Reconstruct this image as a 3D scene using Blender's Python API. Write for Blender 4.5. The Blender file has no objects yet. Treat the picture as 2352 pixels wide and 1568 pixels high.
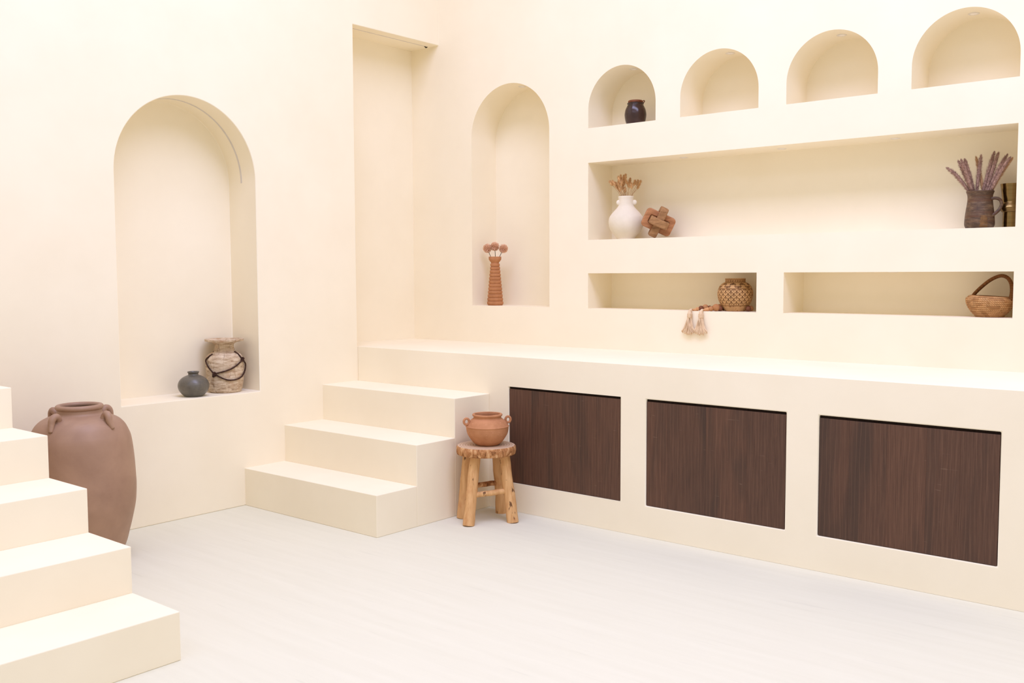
import bpy, bmesh, math, random
from mathutils import Vector, Matrix, noise

random.seed(7)
S = bpy.context.scene
COL = S.collection

# ------------------------------------------------------------------ camera
F_PX, CAM = 2244.15, Vector((4.8282, -4.9854, 1.3445))
YAW, PITCH, ROLL = 0.6967, -0.0687, -0.0039
_fw = Vector((-math.sin(YAW) * math.cos(PITCH), math.cos(YAW) * math.cos(PITCH), math.sin(PITCH)))
_rt = Vector((math.cos(YAW), math.sin(YAW), 0))
_up = _rt.cross(_fw)
_rt, _up = _rt * math.cos(ROLL) + _up * math.sin(ROLL), _up * math.cos(ROLL) - _rt * math.sin(ROLL)
cd = bpy.data.cameras.new('camera')
cam = bpy.data.objects.new('camera', cd)
COL.objects.link(cam)
cam.matrix_world = Matrix(((_rt.x, _up.x, -_fw.x, CAM.x), (_rt.y, _up.y, -_fw.y, CAM.y),
                           (_rt.z, _up.z, -_fw.z, CAM.z), (0, 0, 0, 1)))
cd.sensor_fit = 'HORIZONTAL'
cd.sensor_width = 36.0
cd.lens = F_PX / 2352 * 36
cd.clip_start = 0.05
S.camera = cam

# ------------------------------------------------------------------ light
CEIL = 5.2
w = bpy.data.worlds.new('world')
S.world = w
w.use_nodes = True
w.node_tree.nodes['Background'].inputs[0].default_value = (1.0, 0.925, 0.83, 1)
w.node_tree.nodes['Background'].inputs[1].default_value = 2.8


def area(name, loc, sx, sy, power, col=(0.92, 0.942, 1.47)):
    L = bpy.data.lights.new(name, 'AREA')
    L.shape = 'RECTANGLE'
    L.size, L.size_y, L.energy, L.color = sx, sy, power, col
    o = bpy.data.objects.new(name, L)
    o.location = loc
    COL.objects.link(o)
    return o


area('skylight_lamp', (3.6, -2.5, CEIL - 0.03), 5.4, 1.8, 720)
area('skylight_lamp', (3.6, -6.4, CEIL - 0.03), 5.4, 1.8, 190)

S.view_settings.view_transform = 'Standard'
S.view_settings.look = 'None'
S.view_settings.gamma = 1
S.view_settings.use_curve_mapping = False
S.view_settings.exposure = -2.0
S.cycles.max_bounces = 12
S.cycles.diffuse_bounces = 9
S.cycles.glossy_bounces = 3


def at(px, py, axis, val):
    """the point where the photograph's pixel meets the plane axis = val"""
    q = _fw + _rt * ((px - 1176) / F_PX) + _up * ((784 - py) / F_PX)
    return CAM + q * ((val - CAM[axis]) / q[axis])


def mpp(p):
    return (p - CAM).dot(_fw) / F_PX


# ------------------------------------------------------------------ materials
def lin(c):
    return tuple((v / 255 / 12.92) if v <= 10 else ((v / 255 + 0.055) / 1.055) ** 2.4 for v in c) + (1,)


class NT:
    def __init__(self, name, rough=0.7, spec=0.3, metallic=0.0):
        self.m = bpy.data.materials.new(name)
        self.m.use_nodes = True
        self.t = self.m.node_tree
        self.b = self.t.nodes['Principled BSDF']
        self.b.inputs['Roughness'].default_value = rough
        self.b.inputs['Specular IOR Level'].default_value = spec
        self.b.inputs['Metallic'].default_value = metallic
        self.tc = self.t.nodes.new('ShaderNodeTexCoord')

    def link(self, a, b):
        self.t.links.new(a, b)

    def coords(self, scale=(1, 1, 1), rnd=0.0, kind='Object', rot=(0, 0, 0)):
        mp = self.t.nodes.new('ShaderNodeMapping')
        mp.inputs['Scale'].default_value = scale
        mp.inputs['Rotation'].default_value = rot
        self.link(self.tc.outputs[kind], mp.inputs['Vector'])
        if rnd:
            oi = self.t.nodes.new('ShaderNodeObjectInfo')
            mu = self.t.nodes.new('ShaderNodeMath')
            mu.operation = 'MULTIPLY'
            mu.inputs[1].default_value = rnd
            self.link(oi.outputs['Random'], mu.inputs[0])
            self.link(mu.outputs[0], mp.inputs['Location'])
        return mp.outputs[0]

    def noise(self, vec, scale, detail=4, rough=0.55, dist=0.0):
        n = self.t.nodes.new('ShaderNodeTexNoise')
        n.inputs['Scale'].default_value = scale
        n.inputs['Detail'].default_value = detail
        n.inputs['Roughness'].default_value = rough
        n.inputs['Distortion'].default_value = dist
        self.link(vec, n.inputs['Vector'])
        return n.outputs[0]

    def wave(self, vec, scale, dist=2.0, detail=2, typ='BANDS', direction='X', dscale=1.0):
        n = self.t.nodes.new('ShaderNodeTexWave')
        n.wave_type = typ
        if typ == 'BANDS':
            n.bands_direction = direction
        else:
            n.rings_direction = direction
        n.inputs['Scale'].default_value = scale
        n.inputs['Distortion'].default_value = dist
        n.inputs['Detail'].default_value = detail
        n.inputs['Detail Scale'].default_value = dscale
        self.link(vec, n.inputs['Vector'])
        return n.outputs['Fac']

    def ramp(self, fac, stops):
        r = self.t.nodes.new('ShaderNodeValToRGB')
        e = r.color_ramp.elements
        while len(e) < len(stops):
            e.new(0.5)
        for el, (p, c) in zip(e, stops):
            el.position = p
            el.color = c if len(c) == 4 else lin(c)
        self.link(fac, r.inputs[0])
        return r.outputs[0]

    def mix(self, a, b, fac, mode='MIX'):
        n = self.t.nodes.new('ShaderNodeMix')
        n.data_type = 'RGBA'
        n.blend_type = mode
        for sock, v in ((n.inputs[0], fac), (n.inputs[6], a), (n.inputs[7], b)):
            if hasattr(v, 'is_linked') or isinstance(v, bpy.types.NodeSocket):
                self.link(v, sock)
            elif isinstance(v, (int, float)):
                sock.default_value = v
            else:
                sock.default_value = v if len(v) == 4 else lin(v)
        return n.outputs[2]

    def color(self, c):
        if isinstance(c, bpy.types.NodeSocket):
            self.link(c, self.b.inputs['Base Color'])
        else:
            self.b.inputs['Base Color'].default_value = c if len(c) == 4 else lin(c)

    def bump(self, h, strength=0.2, dist=0.002):
        n = self.t.nodes.new('ShaderNodeBump')
        n.inputs['Strength'].default_value = strength
        n.inputs['Distance'].default_value = dist
        self.link(h, n.inputs['Height'])
        self.link(n.outputs[0], self.b.inputs['Normal'])

    def rough(self, s):
        self.link(s, self.b.inputs['Roughness'])


def g(v):
    return (v, v, v, 1)


M = {}
# plaster ------------------------------------------------------------
PLASTER = (0.903, 0.830, 0.652)


def plaster():
    n = NT('cream_plaster', 0.75, 0.25)
    v = n.coords()
    a = n.noise(v, 2.3, 3, 0.6)
    c1 = tuple(PLASTER[i] * k for i, k in enumerate((0.970, 0.962, 0.945))) + (1,)
    c2 = tuple(PLASTER) + (1,)
    n.color(n.ramp(a, [(0.32, c1), (0.68, c2)]))
    n.bump(n.noise(v, 34, 2, 0.6), 0.10, 0.004)
    return n.m


M['plaster'] = plaster()


def floor_mat():
    n = NT('white_floor', 0.8, 0.15)
    v = n.coords((0.8, 9, 1))
    a = n.noise(v, 2.2, 2, 0.6)
    streak = n.noise(n.coords((0.9, 14, 1), rot=(0, 0, 0.05)), 3.0, 4, 0.55)
    c = n.ramp(a, [(0.3, (0.705, 0.688, 0.545, 1)), (0.7, (0.73, 0.714, 0.572, 1))])
    s = n.ramp(streak, [(0.30, g(0.95)), (0.36, g(1.0))])
    n.color(n.mix(c, s, 1.0, 'MULTIPLY'))
    n.bump(streak, 0.12, 0.003)
    return n.m


M['floor'] = floor_mat()

n = NT('white_paint', 0.8, 0.2)
n.color(n.ramp(n.noise(n.coords(), 3, 0), [(0.3, (0.79, 0.75, 0.655, 1)), (0.7, (0.81, 0.77, 0.675, 1))]))
M['paint'] = n.m


def clay(name, c1, c2, rough=0.85, spec=0.2, scale=6, lines=60, bump=0.15, fleck=None):
    n = NT(name, rough, spec)
    v = n.coords()
    a = n.noise(v, scale, 6, 0.6, 0.3)
    col = n.ramp(a, [(0.3, c1), (0.7, c2)])
    if fleck:
        f = n.noise(n.coords((1, 1, 2.5)), scale * 4, 5, 0.7)
        fm = n.ramp(f, [(0.60, g(0)), (0.72, g(1))])
        col = n.mix(col, fleck, fm)
    n.color(col)
    ln = n.noise(n.coords((2, 2, lines)), 2.0, 3)
    n.bump(ln, bump, 0.003)
    return n.m


M['amphora'] = clay('brown_clay', (146, 114, 92), (168, 135, 110), 0.5, 0.4, 5, 50, 0.10)
M['terracotta'] = clay('terracotta', (173, 119, 81), (195, 139, 99), 0.85, 0.2, 14, 80, 0.14, fleck=(205, 152, 118))
M['terracotta_red'] = clay('orange_terracotta', (168, 114, 74), (188, 132, 90), 0.85, 0.2, 16, 60, 0.2, fleck=(214, 152, 112))
M['grey_glaze'] = clay('grey_stoneware', (84, 80, 71), (104, 99, 88), 0.30, 0.5, 20, 160, 0.35, fleck=(122, 116, 104))
M['dark_glaze'] = clay('dark_brown_glaze', (44, 26, 22), (66, 42, 36), 0.2, 0.5, 9, 30, 0.08)
M['rust'] = clay('rust_rim', (92, 48, 26), (128, 72, 40), 0.6, 0.3, 40, 20, 0.3)
M['white_clay'] = clay('white_clay', (222, 212, 190), (234, 224, 204), 0.9, 0.15, 8, 40, 0.12)


def pitcher_mat():
    n = NT('brown_stoneware', 0.5, 0.4)
    v = n.coords((1, 1, 3))
    a = n.noise(v, 18, 6, 0.7)
    c = n.ramp(a, [(0.3, (52, 36, 26)), (0.5, (88, 66, 48)), (0.7, (128, 104, 76))])
    bands = n.noise(n.coords((0.5, 0.5, 26)), 2.4, 3)
    c = n.mix(c, (96, 60, 38), n.ramp(bands, [(0.5, g(0)), (0.62, g(0.8))]))
    n.color(c)
    n.bump(n.noise(n.coords((1.5, 1.5, 45)), 3, 4), 0.5, 0.004)
    return n.m


M['pitcher'] = pitcher_mat()
M['pitcher_patch'] = clay('tan_unglazed_patch', (92, 68, 44), (132, 98, 62), 0.8, 0.2, 40, 60, 0.3)

n = NT('antique_brass', 0.22, 0.5, 1.0)
n.color(n.ramp(n.noise(n.coords((1, 1, 14)), 4, 4), [(0.3, (126, 102, 62)), (0.7, (152, 126, 82))]))
M['brass'] = n.m


def dark_oak():
    n = NT('dark_oak', 0.5, 0.3)
    a = n.noise(n.coords((60, 60, 2.2), 37.0), 3.0, 8, 0.65)
    big = n.noise(n.coords((6.5, 6.5, 1.1), 53.0), 1.0, 3, 0.5, 0.8)
    fig = n.wave(n.coords((7, 3, 0.8), 19.0), 2.2, 9.0, 3, 'BANDS', 'X', 0.8)
    c = n.ramp(a, [(0.30, (76, 53, 41)), (0.52, (88, 62, 48)), (0.72, (100, 72, 56))])
    c = n.mix(c, (66, 50, 41), n.ramp(big, [(0.48, g(0)), (0.66, g(0.8))]))
    c = n.mix(c, (112, 84, 66), n.ramp(fig, [(0.86, g(0)), (1.0, g(0.30))]))
    sc = n.noise(n.coords((5, 5, 60), 11.0), 2.6, 3, 0.4)
    c = n.mix(c, (150, 128, 108), n.ramp(sc, [(0.735, g(0)), (0.78, g(0.25))]))
    oi = n.t.nodes.new('ShaderNodeObjectInfo')
    tint = n.ramp(oi.outputs['Random'], [(0, (0.90, 0.90, 0.90, 1)), (1, (1.10, 1.06, 1.02, 1))])
    n.color(n.mix(c, tint, 1.0, 'MULTIPLY'))
    n.bump(a, 0.10, 0.0015)
    return n.m


M['oak'] = dark_oak()
n = NT('hatch_gap_shade', 0.8, 0.1)  # near-black colour that paints in the shadow of the hatch gaps
n.color(n.ramp(n.noise(n.coords((20, 20, 2)), 3), [(0.3, (30, 20, 15)), (0.7, (42, 30, 23))]))
M['gap_shade'] = n.m


def stool_wood(name, c1, c2, knots=True, ax=2):
    n = NT(name, 0.65, 0.25)
    sc = [22, 22, 22]
    sc[ax] = 1.6
    v = n.coords(tuple(sc), 17.0)
    a = n.noise(v, 2.2, 6, 0.62)
    c = n.ramp(a, [(0.3, c1), (0.7, c2)])
    k = n.noise(n.coords((9, 9, 4), 29.0), 4.5, 3, 0.5)
    c = n.mix(c, (94, 58, 34), n.ramp(k, [(0.66, g(0)), (0.72, g(0.9))]))
    c = n.mix(c, (186, 120, 70), n.ramp(n.noise(n.coords((3, 3, 2), 9.0), 4, 3), [(0.55, g(0)), (0.72, g(0.6))]))
    n.color(c)
    n.bump(a, 0.3, 0.003)
    return n.m


M['stool_leg'] = stool_wood('peeled_branch_wood', (196, 146, 92), (226, 182, 128))


def slab_top():
    n = NT('end_grain', 0.75, 0.2)
    mp = n.coords((1, 1, 0.001))
    wv = n.wave(mp, 22, 2.2, 3, 'RINGS', 'Z', 1.6)
    c = n.ramp(wv, [(0.2, (188, 158, 126)), (0.8, (210, 184, 154))])
    n.color(c)
    return n.m


def slab_bark():
    n = NT('barky_edge', 0.85, 0.15)
    a = n.noise(n.coords((1, 1, 0.45)), 34, 6, 0.7, 0.8)
    c = n.ramp(a, [(0.35, (112, 72, 42)), (0.5, (178, 124, 78)), (0.66, (222, 182, 132))])
    n.color(c)
    n.bump(a, 0.35, 0.003)
    return n.m


M['slab_top'], M['slab_bark'] = slab_top(), slab_bark()


def washed():
    n = NT('whitewashed_wood', 0.9, 0.1)
    a = n.noise(n.coords((6, 6, 26)), 3.2, 7, 0.7, 0.4)
    c = n.ramp(a, [(0.30, (124, 98, 74)), (0.44, (188, 165, 136)), (0.62, (220, 202, 176))])
    st = n.noise(n.coords((2.2, 2.2, 1.4)), 5, 5, 0.6)
    c = n.mix(c, (170, 126, 88), n.ramp(st, [(0.55, g(0)), (0.72, g(0.75))]))
    cr = n.noise(n.coords((2.0, 2.0, 0.28)), 9.0, 2, 0.4, 0.3)
    c = n.mix(c, (92, 68, 52), n.ramp(cr, [(0.488, g(0)), (0.499, g(0.5)), (0.501, g(0.5)), (0.512, g(0))]))
    n.color(c)
    n.bump(a, 0.5, 0.004)
    return n.m


M['washed'] = washed()
n = NT('dark_cord', 0.9, 0.1)
n.color(n.ramp(n.noise(n.coords(), 90, 3), [(0.3, (50, 34, 28)), (0.7, (84, 60, 48))]))
M['cord'] = n.m


def teak(name, c1, c2):
    n = NT(name, 0.6, 0.3)
    a = n.noise(n.coords((5, 24, 24), 7.0), 3.0, 6, 0.6)
    n.color(n.ramp(a, [(0.3, c1), (0.7, c2)]))
    n.bump(a, 0.3, 0.002)
    return n.m


M['knot_wood'] = teak('brown_teak', (122, 84, 50), (182, 138, 92))
M['knot_orange'] = teak('orange_teak', (152, 100, 62), (192, 136, 92))


def attr_mat(name, stops, rough=0.7, nscale=60, namt=0.35):
    n = NT(name, rough, 0.25)
    at_ = n.t.nodes.new('ShaderNodeAttribute')
    at_.attribute_name = 'shade'
    c = n.ramp(at_.outputs['Fac'], stops)
    v = n.ramp(n.noise(n.coords(), nscale, 4), [(0.3, g(1 - namt)), (0.7, g(1.0))])
    n.color(n.mix(c, v, 1.0, 'MULTIPLY'))
    return n.m


M['carved'] = attr_mat('carved_wood', [(0.0, (216, 172, 116)), (0.5, (160, 110, 62)), (1.0, (54, 34, 20))], 0.6, 24, 0.3)
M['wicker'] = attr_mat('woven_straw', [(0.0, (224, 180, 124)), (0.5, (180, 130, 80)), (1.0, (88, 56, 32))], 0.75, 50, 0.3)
M['wicker_handle'] = attr_mat('wrapped_cane', [(0.0, (152, 100, 52)), (0.5, (120, 74, 34)), (1.0, (66, 38, 18))], 0.6, 50, 0.3)


def plain(name, c1, c2, rough=0.8, scale=60, spec=0.2, rnd=9.0):
    n = NT(name, rough, spec)
    n.color(n.ramp(n.noise(n.coords((1, 1, 1), rnd), scale, 3), [(0.3, c1), (0.7, c2)]))
    return n.m


M['bead_light'] = plain('pale_wood_bead', (196, 140, 92), (216, 166, 116), 0.6, 30)
M['bead_mid'] = plain('tan_wood_bead', (170, 116, 72), (192, 140, 92), 0.6, 30)
M['bead_dark'] = plain('brown_wood_bead', (104, 62, 40), (130, 82, 56), 0.6, 30)
M['cotton'] = plain('cream_cotton', (214, 186, 150), (234, 210, 178), 0.95, 40)
M['pom'] = plain('dusty_pink_petals', (222, 180, 148), (246, 216, 188), 0.9, 90)
M['pom_core'] = plain('brown_flower_core', (166, 118, 90), (190, 140, 110), 0.9, 60)
M['pom_stem'] = plain('dark_stem', (52, 36, 26), (70, 50, 36), 0.8, 40)
M['bunny'] = plain('golden_grass_head', (182, 136, 88), (226, 186, 134), 0.9, 120)
M['bunny_stem'] = plain('straw_stem', (176, 132, 86), (204, 164, 118), 0.9, 60)
M['plume'] = plain('mauve_plume', (134, 104, 92), (186, 152, 134), 0.9, 120)
M['plume_tan'] = plain('tan_plume', (176, 134, 96), (206, 168, 128), 0.9, 120)
M['light_trim'] = plain('white_metal_trim', (222, 216, 206), (230, 224, 214), 0.5, 20, 0.4)
M['light_lens'] = plain('frosted_lens', (244, 240, 232), (250, 246, 240), 0.35, 20, 0.4)
M['led'] = plain('grey_diffuser_strip', (206, 200, 192), (216, 210, 202), 0.6, 20)
M['black'] = plain('black_cable', (30, 24, 18), (40, 32, 26), 0.7, 20)


# ------------------------------------------------------------------ mesh helpers
def obj(name, bm, mat, parent=None, smooth=True, sharp=None):
    me = bpy.data.meshes.new(name)
    bm.normal_update()
    bm.to_mesh(me)
    bm.free()
    for m_ in (mat if isinstance(mat, (list, tuple)) else [mat]):
        me.materials.append(m_)
    if smooth:
        me.shade_smooth()
        if sharp:
            me.set_sharp_from_angle(angle=math.radians(sharp))
    o = bpy.data.objects.new(name, me)
    COL.objects.link(o)
    if parent is not None:
        o.parent = parent
    return o


def tag(o, label=None, cat=None, group=None, kind=None):
    if label:
        o['label'] = label
    if cat:
        o['category'] = cat
    if group:
        o['group'] = group
    if kind:
        o['kind'] = kind
    return o


def thing(name, label, cat, loc, rz=0.0, group=None):
    o = bpy.data.objects.new(name, None)
    COL.objects.link(o)
    o.location = loc
    o.rotation_euler = (0, 0, rz)
    o.empty_display_size = 0.05
    return tag(o, label, cat, group)


def facing(p):
    """turn about z that lays local x across the view and local y away from it"""
    d = Vector((p[0] - CAM.x, p[1] - CAM.y))
    return math.atan2(-d.x, d.y)


def box(bm, x0, x1, y0, y1, z0, z1):
    vs = [bm.verts.new((x, y, z)) for x in (x0, x1) for y in (y0, y1) for z in (z0, z1)]
    for f in ((0, 1, 3, 2), (4, 6, 7, 5), (0, 4, 5, 1), (2, 3, 7, 6), (0, 2, 6, 4), (1, 5, 7, 3)):
        bm.faces.new([vs[i] for i in f])
    return vs


def boxed(*a):
    bm = bmesh.new()
    box(bm, *a)
    return bm


def prism(bm, pts, axis, a, b):
    """pts: 2-D outline in the other two axes, extruded along axis from a to b"""
    def mk(p, t):
        if axis == 1:
            return (p[0], t, p[1])
        if axis == 0:
            return (t, p[0], p[1])
        return (p[0], p[1], t)
    A = [bm.verts.new(mk(p, a)) for p in pts]
    B = [bm.verts.new(mk(p, b)) for p in pts]
    bm.faces.new(A)
    bm.faces.new(B[::-1])
    k = len(pts)
    for i in range(k):
        bm.faces.new((A[i], B[i], B[(i + 1) % k], A[(i + 1) % k]))
    bmesh.ops.recalc_face_normals(bm, faces=bm.faces)


def spline(P, sub=5):
    """Catmull-Rom through P; a repeated point makes a corner"""
    P = [Vector(p) for p in P]
    out = []
    for i in range(len(P) - 1):
        p1, p2 = P[i], P[i + 1]
        if (p2 - p1).length < 1e-9:
            continue
        p0 = P[i - 1] if i else p1
        p3 = P[i + 2] if i + 2 < len(P) else p2
        if (p0 - p1).length < 1e-9:
            p0 = p1 - (p2 - p1) * 0.5
        if (p3 - p2).length < 1e-9:
            p3 = p2 + (p2 - p1) * 0.5
        for k in range(sub):
            t = k / sub
            out.append(0.5 * ((2 * p1) + (p2 - p0) * t + (2 * p0 - 5 * p1 + 4 * p2 - p3) * t * t
                              + (3 * p1 - p0 - 3 * p2 + p3) * t ** 3))
    out.append(P[-1])
    return out


def lathe(profile, seg=56, sub=5, wobble=0.0, seed=0.0, bm=None):
    """profile: (r, z) list from the outer bottom to the inner bottom"""
    bm = bm or bmesh.new()
    pts = spline([(max(r, 0.0004), z, 0) for r, z in profile], sub) if sub else [Vector((r, z, 0)) for r, z in profile]
    rows = []
    for p in pts:
        row = []
        for k in range(seg):
            a = 2 * math.pi * k / seg
            r = p.x
            if wobble:
                r *= 1 + wobble * noise.noise((math.cos(a) * 1.3 + seed, math.sin(a) * 1.3, p.y * 14 + seed))
            row.append(bm.verts.new((r * math.cos(a), r * math.sin(a), p.y)))
        rows.append(row)
    for A, B in zip(rows, rows[1:]):
        for k in range(seg):
            bm.faces.new((A[k], A[(k + 1) % seg], B[(k + 1) % seg], B[k]))
    bm.faces.new(rows[0][::-1])
    bm.faces.new(rows[-1])
    return bm


def tube(bm, path, radius, seg=8, closed=False, flat=None):
    """radius: number or list; flat=(a,b) squashes the section along its two axes"""
    P = [Vector(p) for p in path]
    k = len(P)
    R = radius if isinstance(radius, (list, tuple)) else [radius] * k
    rows, ref = [], None
    for i in range(k):
        if closed:
            t = P[(i + 1) % k] - P[i - 1]
        else:
            t = P[min(i + 1, k - 1)] - P[max(i - 1, 0)]
        t.normalize()
        if ref is None:
            ref = Vector((0, 0, 1)) if abs(t.z) < 0.9 else Vector((1, 0, 0))
        x = ref - t * ref.dot(t)
        x.normalize()
        ref = x
        y = t.cross(x)
        fa, fb = flat or (1, 1)
        rows.append([bm.verts.new(P[i] + (x * math.cos(2 * math.pi * j / seg) * fa + y * math.sin(2 * math.pi * j / seg) * fb) * R[i]) for j in range(seg)])
    rng = range(k if closed else k - 1)
    for i in rng:
        A, B = rows[i], rows[(i + 1) % k]
        for j in range(seg):
            bm.faces.new((A[j], A[(j + 1) % seg], B[(j + 1) % seg], B[j]))
    if not closed:
        bm.faces.new(rows[0][::-1])
        bm.faces.new(rows[-1])
    bmesh.ops.recalc_face_normals(bm, faces=bm.faces)
    return bm


def ball(bm, c, r, sz=1.0, u=16, v=10):
    m = Matrix.Translation(c) @ Matrix.Diagonal((r, r, r * sz, 1))
    bmesh.ops.create_uvsphere(bm, u_segments=u, v_segments=v, radius=1, matrix=m)
    return bm


def bevel(o, width, seg=2, angle=35):
    b = o.modifiers.new('round', 'BEVEL')
    b.width, b.segments, b.limit_method, b.angle_limit = width, seg, 'ANGLE', math.radians(angle)
    return o


def carve(o, cutters):
    """cut the cutters out of o and keep the plain mesh"""
    bm = bmesh.new()
    for fn in cutters:
        fn(bm)
    me = bpy.data.meshes.new('cut')
    bm.to_mesh(me)
    bm.free()
    c = bpy.data.objects.new('cut', me)
    COL.objects.link(c)
    md = o.modifiers.new('cut', 'BOOLEAN')
    md.object, md.operation, md.solver = c, 'DIFFERENCE', 'EXACT'
    bpy.context.view_layer.update()
    dg = bpy.context.evaluated_depsgraph_get()
    new = bpy.data.meshes.new_from_object(o.evaluated_get(dg))
    o.modifiers.clear()
    o.data = new
    bpy.data.objects.remove(c)
    new.shade_smooth()
    new.set_sharp_from_angle(angle=math.radians(25))
    return o


# ------------------------------------------------------------------ setting
D, A = 0.778, 0.268          # bench depth, alcove depth
H = 0.88                     # bench height
ZAL = 2.932
FAR_X, FAR_Y = 8.2, -8.2
ND = 0.262                   # niche depth
XS, XR = 1.2767, 3.6978

tag(obj('floor', boxed(-0.4, FAR_X + .2, FAR_Y - .2, 0.4, -0.15, 0), M['floor'], smooth=False),
    'off-white painted floor with faint streaks', kind='structure')

def arch_pts(a, b, z0, ztop, n=64):
    r = (b - a) / 2
    c, zs = (a + b) / 2, ztop - r
    return [(a, z0), (b, z0)] + [(c + r * math.cos(math.pi * k / n), zs + r * math.sin(math.pi * k / n)) for k in range(n + 1)]


wl = obj('wall_left', boxed(-0.4, 0, FAR_Y, 0.05, 0, CEIL), M['plaster'], smooth=False)
LY0, LY1, LZ0, LZT = -2.402, -1.5374, 0.6608, 2.320
carve(wl, [lambda bm: prism(bm, arch_pts(LY0, LY1, LZ0, LZT), 0, -0.2675, 0.1),
           lambda bm: prism(bm, [(-D, H), (0.1, H), (0.1, ZAL), (-D, ZAL)], 0, -A, 0.1)])
bevel(wl, 0.004)
tag(wl, 'cream plaster wall with one large arched niche and a tall alcove', kind='structure')

ARCH = [(XS, 1.7585), (1.9221, 2.4067), (2.5662, 3.0500), (3.2139, XR)]
AZ0, AZT = 2.240, 2.590
SZ0, SZ1 = 1.555, 2.029
NZ0, NZ1 = 1.1291, 1.3484
TX0, TX1, TZ0, TZT = 0.302, 0.9729, 1.1315, 2.594
wr = obj('wall_right', boxed(-0.4, FAR_X, 0, 0.4, 0, CEIL), M['plaster'], smooth=False)
cut = [lambda bm: prism(bm, arch_pts(TX0, TX1, TZ0, TZT), 1, -0.1, 0.257)]
for a_, b_ in ARCH:
    cut.append(lambda bm, a_=a_, b_=b_: prism(bm, arch_pts(a_, b_, AZ0, AZT), 1, -0.1, ND))
for a_, b_, c_, d_ in ((XS, XR, SZ0, SZ1), (XS, 2.4096, NZ0, NZ1), (2.567, XR, NZ0, NZ1)):
    cut.append(lambda bm, a_=a_, b_=b_, c_=c_, d_=d_: prism(bm, [(a_, c_), (b_, c_), (b_, d_), (a_, d_)], 1, -0.1, ND))
carve(wr, cut)
bevel(wr, 0.004)
tag(wr, 'cream plaster wall with arched niches and long rectangular shelf niches', kind='structure')

# bench with three hatch recesses
DT, DB = 0.7104, 0.1631
DOORS = [(1.2826, 2.0368), (2.1926, 2.9425), (3.0976, 3.8463), (4.0, 4.75)]
bench = obj('plinth_bench', boxed(0, FAR_X, -D, 0.05, 0, H), M['plaster'], smooth=False)
carve(bench, [(lambda bm, a_=a_, b_=b_: prism(bm, [(a_, DB), (b_, DB), (b_, DT), (a_, DT)], 1, -D - 0.1, -D + 0.10)) for a_, b_ in DOORS])
bevel(bench, 0.005)
tag(bench, 'long cream plaster bench platform with dark wooden hatches', kind='structure')

# stairs up to the bench
W = 1.1359
RZ = [0.2195, 0.4395, 0.6595]
RY = [-1.6556, -1.3660, -1.0693, -D]
st = thing('stairs_bench', 'short flight of three cream plaster steps up to the bench', None, (0, 0, 0))
tag(st, kind='structure')
for i in range(3):
    s_ = obj('step', boxed(-0.03, W, RY[i], RY[i + 1], 0, RZ[i]), M['plaster'], st, smooth=False)
    bevel(s_, 0.003)
# stairs in the left foreground
LX = [1.7917, 1.4734, 1.1546, 0.8372, 0.5132, 0.1900, 0.0]
QZ = [0.1745, 0.3480, 0.5210, 0.6960, 0.8692, 1.0430]
st = thing('stairs_foreground', 'cream plaster staircase climbing out of the left edge', None, (0, 0, 0))
tag(st, kind='structure')
for i in range(6):
    s_ = obj('step', boxed(LX[i + 1], LX[i], -4.45, -3.1701, 0, QZ[i]), M['plaster'], st, smooth=False)
    bevel(s_, 0.003)

# hatches --------------------------------------------------------------
CUTS = [(0.21, 0.50, 0.80), (0.16, 0.45, 0.74), (0.18, 0.40, 0.62, 0.80), (0.3, 0.6)]
WHICH = ['dark brown wooden hatch with pale scratches, beside the stool', 'dark brown wooden hatch in the middle of the three under the bench',
         'dark brown wooden hatch furthest right of the three in the bench front', 'dark brown wooden hatch beyond the right edge']
for (a_, b_), cs, lb in list(zip(DOORS, CUTS, WHICH))[:3]:
    t = thing('cabinet_hatch', lb, 'hatch', ((a_ + b_) / 2, -D, DB), 0, 'wooden hatches in the bench front')
    hw = (b_ - a_) / 2
    hgt = DT - DB
    e = 0.0025
    bm = bmesh.new()
    box(bm, -hw + .0005, hw - .0005, 0.03, 0.095, 0.0005, hgt - 0.0005)
    obj('backing', bm, M['gap_shade'], t, smooth=False)  # fills the recess, dark so the gaps round the boards read as shade
    bm = bmesh.new()
    box(bm, -hw + .0005, hw - .0005, 0.012, 0.03, hgt - 0.012, hgt - 0.0005)
    obj('top_gap_shade', bm, M['gap_shade'], t, smooth=False)  # dark strip standing in for the shadow above the boards
    edges = [0.0] + list(cs) + [1.0]
    for p_, q_ in zip(edges, edges[1:]):
        xa, xb = -hw + e + p_ * 2 * (hw - e), -hw + e + q_ * 2 * (hw - e)
        bm = boxed(xa + .0001, xb - .0001, 0.004, 0.03, e, hgt - 0.0125)
        o = obj('board', bm, M['oak'], t, smooth=False)
        bevel(o, 0.0004, 1)

# recessed lights ---------------------------------------------------------
def spot(x, y, z, label, r=0.026):
    t = thing('recessed_light', label, 'spotlight', (x, y, z), 0, 'small recessed spotlights in the niches')
    obj('trim_ring', lathe([(r, 0.012), (r, 0.012), (r, 0), (r, 0), (r * .72, -0.0015), (r * .72, -0.0015), (r * .72, 0.012), (r * .72, 0.012)], 32, 2), M['light_trim'], t, sharp=40)
    obj('lens', lathe([(r * .72, 0.010), (r * .72, 0.010), (r * .72, 0.001), (r * .7, 0.0), (0.001, 0.0)], 32, 2), M['light_lens'], t, sharp=40)


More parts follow.
